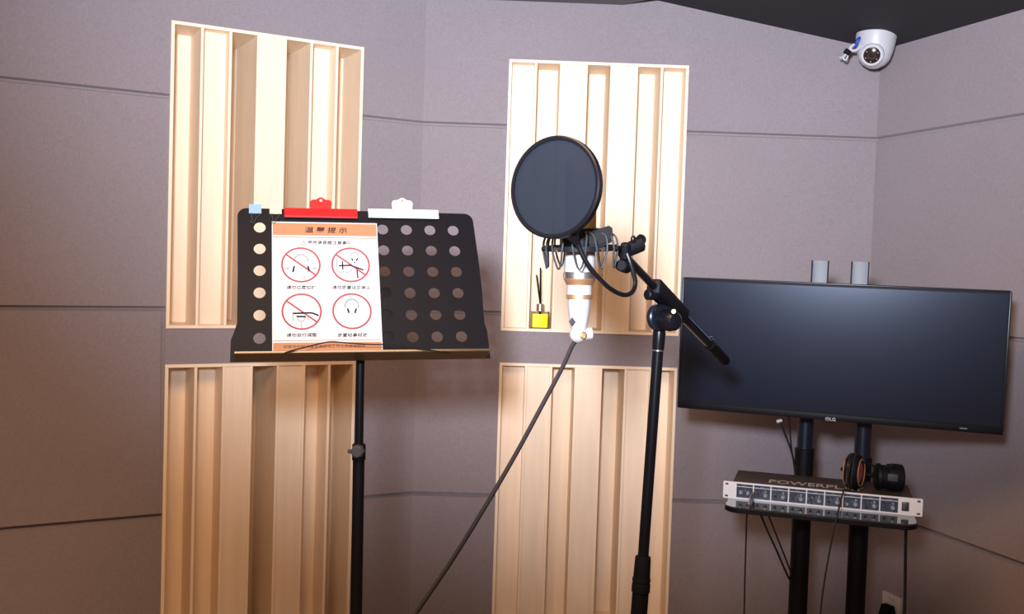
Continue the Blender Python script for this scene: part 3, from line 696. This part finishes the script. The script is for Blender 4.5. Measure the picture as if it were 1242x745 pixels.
# ------------------------------------------------------------------ headphones lying on the amplifier
HZ0 = .0208
hpM = AM @ Matrix.Translation((.098, .058, HZ0))
hd = thing('headphones', 'black headphones lying on the amplifier, tan ring and red inner pad', 'headphones', hpM)
ca = V((-.012, -.004, .0440)); axc = V((1, -.28, 0)).normalized()
MB(hpM).lathe(ca - axc * .030, axc, [(0, .006), (.001, .027), (.005, .037), (.014, .0425), (.022, .0435), (.024, .041)], 32).build('ear_cup', BLACKG, hd)
MB(hpM).lathe(ca - axc * .006, axc, [(0, .038), (.004, .0435), (.012, .0435), (.017, .039), (.017, .026), (.010, .024)], 32, cap=False).build('ear_cushion', RUBBER, hd)
o = MB(hpM).torus(ca + axc * .0115, axc, .0340, .0018).build('piping', TAN, hd); lab(o, 'tan piping ring')
o = MB(hpM).lathe(ca + axc * .009, axc, [(0, .0), (.0003, .026)], 28, cap=False).build('inner_pad', REDF, hd); lab(o, 'red inner ear pad')
for dx, rr in ((-.024, .038), (-.013, .0435)):
    o = MB(hpM).torus(ca + axc * dx, axc, rr, .0016).build('accent_ring', TAN, hd)
cb = V((.084, .016, .0350)); ax2 = V((-1, -.15, 0)).normalized()
MB(hpM).lathe(cb - ax2 * .018, ax2, [(0, .010), (.001, .028), (.004, .0335), (.018, .035), (.026, .035), (.040, .033), (.042, .030), (.055, .030), (.058, .034), (.066, .033), (.070, .027), (.070, .018)], 32).build('ear_cup', BLACKM, hd)
o = MB(hpM).box((.074, -.0185, .040), (.024, .003, .018), .001).build('reflection_patch', GREYP, hd); lab(o, 'grey rectangular patch painted as a reflection on the right cup')  # grey piece stands in for a reflection on the black cup
MB(hpM).tube([V((-.035, .010, .045)), V((-.045, .040, .040)), V((-.030, .078, .030)), V((.02, .092, .022)), V((.075, .085, .024)), V((.100, .055, .030)), V((.095, .025, .034))], .006, 10, 8).build('headband', RUBBER, hd)
MB(hpM).tube([V((-.02, -.01, .073)), V((.005, -.005, .071)), V((.03, .0, .062)), V((.05, .004, .058)), V((.075, .0, .067)), V((.09, .01, .060))], .0022, 8, 6).build('yoke_wire', BLACKM, hd)
# its lead: coils round the left cup and then down over the amplifier
cl = []
for k in range(60):
    a = 2 * math.pi * k / 17; p = ca + axc * (-.020 + .022 * k / 60) + (V((0, 0, 1)) * math.sin(a) + axc.cross(V((0, 0, 1))) * math.cos(a)) * (.0445 + .002 * math.sin(k * 1.3))
    if p.z < .003: p.z = .003
    cl.append(hpM @ p)
a0 = cl[0]
hang = [at(1028, 575, 2.47), at(1024, 592, 2.455), at(1018, 615, 2.42), at(1012, 640, 2.40), at(1006, 670, 2.41), at(1000, 705, 2.42), at(995, 745, 2.42)]
q = hang[-1]
o = MB().tube(cl[::-1][:58] + hang + [V((q.x - .01, q.y, .35)), V((q.x - .03, q.y, .04)), V((q.x - .1, q.y - .06, .005))], .0021, 8, 4).build('headphone_cable', CABLE); lab(o, 'black lead coiled on the headphones and falling over the amplifier front', 'cable')

# ------------------------------------------------------------------ loose leads behind the stand
def lead(name, label, pts, r, m=CABLE, end=True, group=None):
    p = [at(*q) for q in pts]; q = p[-1]
    if end: p += [V((q.x, q.y, .35)), V((q.x, q.y, .04)), V((q.x + .06, q.y - .02, .006))]
    o = MB().tube(p, r, 8, 6).build(name, m); lab(o, label, 'cable', group); return o
t = thing('video_cable', 'thin lead with a pale plug dropping from under the monitor beside the left pole', 'cable', Matrix.Translation(at(945, 512, 2.80)))
pts = [at(947, 512, 2.80), at(951, 524, 2.81), at(957, 539, 2.83), at(962, 556, 2.85), at(966, 580, 2.90), at(966, 640, 2.92), at(962, 745, 2.93)]
MB().tube(pts + [V((pts[-1].x, pts[-1].y, .03))], .0026, 8, 6).build('lead', CABLE, t)
o = MB().cyl(at(942.5, 511.5, 2.795), at(948, 510, 2.80), .0045, bev=.001).build('plug', IVORY, t); lab(o, 'pale plug tip')
lead('power_cable', 'thin dark cable hanging close to the left pole under the monitor', [(957, 505, 2.76), (958, 520, 2.79), (959.5, 540, 2.84), (963, 565, 2.90), (967, 600, 2.94), (968, 680, 2.95)], .0022)
lead('shelf_cable', 'dark cable slanting from the shelf underside to the left pole, left of its pair', [(920, 618, 2.66), (930, 642, 2.72), (942, 668, 2.78), (955, 698, 2.85), (966, 720, 2.93)], .0028, group='pair of slanting cables under the shelf')
lead('shelf_cable', 'dark cable slanting from the shelf underside to the left pole, right of its pair', [(928, 616, 2.66), (938, 640, 2.74), (949, 668, 2.80), (962, 700, 2.87), (975, 725, 2.95)], .0024, group='pair of slanting cables under the shelf')
lead('amplifier_power_cable', 'black cable hanging straight from the right end of the shelf', [(1099, 636, 2.62), (1098.5, 660, 2.62), (1098, 700, 2.62), (1097, 745, 2.62)], .0042)

# ------------------------------------------------------------------ wall socket with plug
pO = onplane(1073, 716, C2, NR); s_o = (pO - C2).dot(DR)
Mo = Matrix((DR, -NR, V((0, 0, 1)))).transposed().to_4x4(); Mo.translation = C2 + DR * s_o + V((0, 0, pO.z))
w_ = (onplane(1095, 724, C2, NR) - C2).dot(DR) - s_o
so = thing('wall_socket', 'ivory electrical socket plate low on the right wall', 'socket', Mo @ Matrix.Translation((w_ / 2, 0, -.043)))
MB(Mo).prism(rrect(w_, .088, .003, cx=w_ / 2, cy=-.044), -.008, 0, .002).build('plate', IVORY, so)
for dx in (-.008, .008): MB(Mo).box((w_ / 2 + dx, -.0082, -.016), (.0028, .0006, .0075), L=None).build('slot', KNOBD, so)
pg = thing('power_plug', 'black plug pushed into the wall socket', 'plug', Mo @ Matrix.Translation((w_ / 2 - .01, -.03, -.06)))
MB(Mo).prism([(w_ * .12, -.075), (w_ * .28, -.034), (w_ * .72, -.032), (w_ * .90, -.075)], -.034, -.0085, .004).build('plug_body', RUBBER, pg)
MB(Mo).tube([(w_ * .5, -.025, -.070), (w_ * .5, -.03, -.10), (w_ * .4, -.025, -.20), (w_ * .3, -.02, pO.z * -1 + .02)], .0035, 8, 5).build('cord', CABLE, pg)

# ------------------------------------------------------------------ security camera on the soffit
cp_ = onplane(1063, 43, p2, SN)
cd = thing('security_camera', 'small white dome security camera with a dark round lens at the ceiling corner', 'security camera', Matrix.Translation(cp_))
k_ = cp_.y / FPX
dn = V((-.05, -.02, -1)).normalized()
cax = (at(1059.5, 80, cp_.y) - cp_).normalized()
MB().lathe(cp_ - cax * .008, cax, [(0, 21 * k_), (.004, 23.5 * k_), (6 * k_, 23.5 * k_), (14 * k_, 22.3 * k_), (24 * k_, 20.5 * k_), (32 * k_, 18 * k_), (38 * k_, 13 * k_), (42 * k_, 6 * k_), (43 * k_, 0)], 40).build('housing', WHITEP, cd)
lc = at(1057.5, 67, cp_.y - 19.5 * k_); ln = (V((0, 0, CAM_Z)) - lc).normalized()
ln = (ln + V((-.10, 0, -.18))).normalized()
MB().lathe(lc + ln * -.025, ln, [(0, 13.5 * k_), (.022, 13.2 * k_), (.026, 11.5 * k_), (.026, 9.5 * k_)], 32).build('lens_ring', WHITEP, cd)
o = MB().lathe(lc + ln * -.001, ln, [(0, 10 * k_), (.003, 9.6 * k_), (.006, 6 * k_), (.007, 0)], 32).build('lens', LENS, cd); lab(o, 'dark brown round lens window')
lu = ln.cross(V((1, 0, 0))).normalized(); lu = lu if lu.z > 0 else -lu; lr = ln.cross(lu)
o = MB().torus(lc + ln * .0065, ln, 4.2 * k_, .0015).build('lens_barrel', KNOBD, cd)
for k in range(6):
    a = math.radians(60 * k + 90)
    MB().sphere(lc + ln * .005 + (lu * math.sin(a) + lr * math.cos(a)) * 7.3 * k_, .0024, seg=10).build('infrared_light', KNOBG, cd)
yc = cp_.y
MB().tube([at(1047, 44, yc + .0), at(1042, 47, yc - .02), at(1039, 52, yc - .02), at(1036.5, 57, yc - .02)], .006, 10, 4).build('blue_lead', BLUEW, cd)
MB().tube([at(1044, 55, yc - .02), at(1040, 60, yc - .02), at(1034, 61.5, yc - .02), at(1031, 58, yc - .02), at(1036, 54, yc - .02)], .005, 10, 4).build('white_lead', WHITEP, cd)
MB().cyl(at(1024.5, 61, yc - .02), at(1031, 65.5, yc - .02), .009, bev=.002).build('connector', BLACKM, cd)
MB().tube([at(1027, 65, yc - .02), at(1022, 69, yc - .02), at(1018, 70, yc - .02)], .003, 8, 4).tube([at(1029, 66, yc - .02), at(1026, 73, yc - .02), at(1022.5, 70, yc - .02), at(1026, 66.5, yc - .02)], .003, 8, 4).build('white_lead', WHITEP, cd)
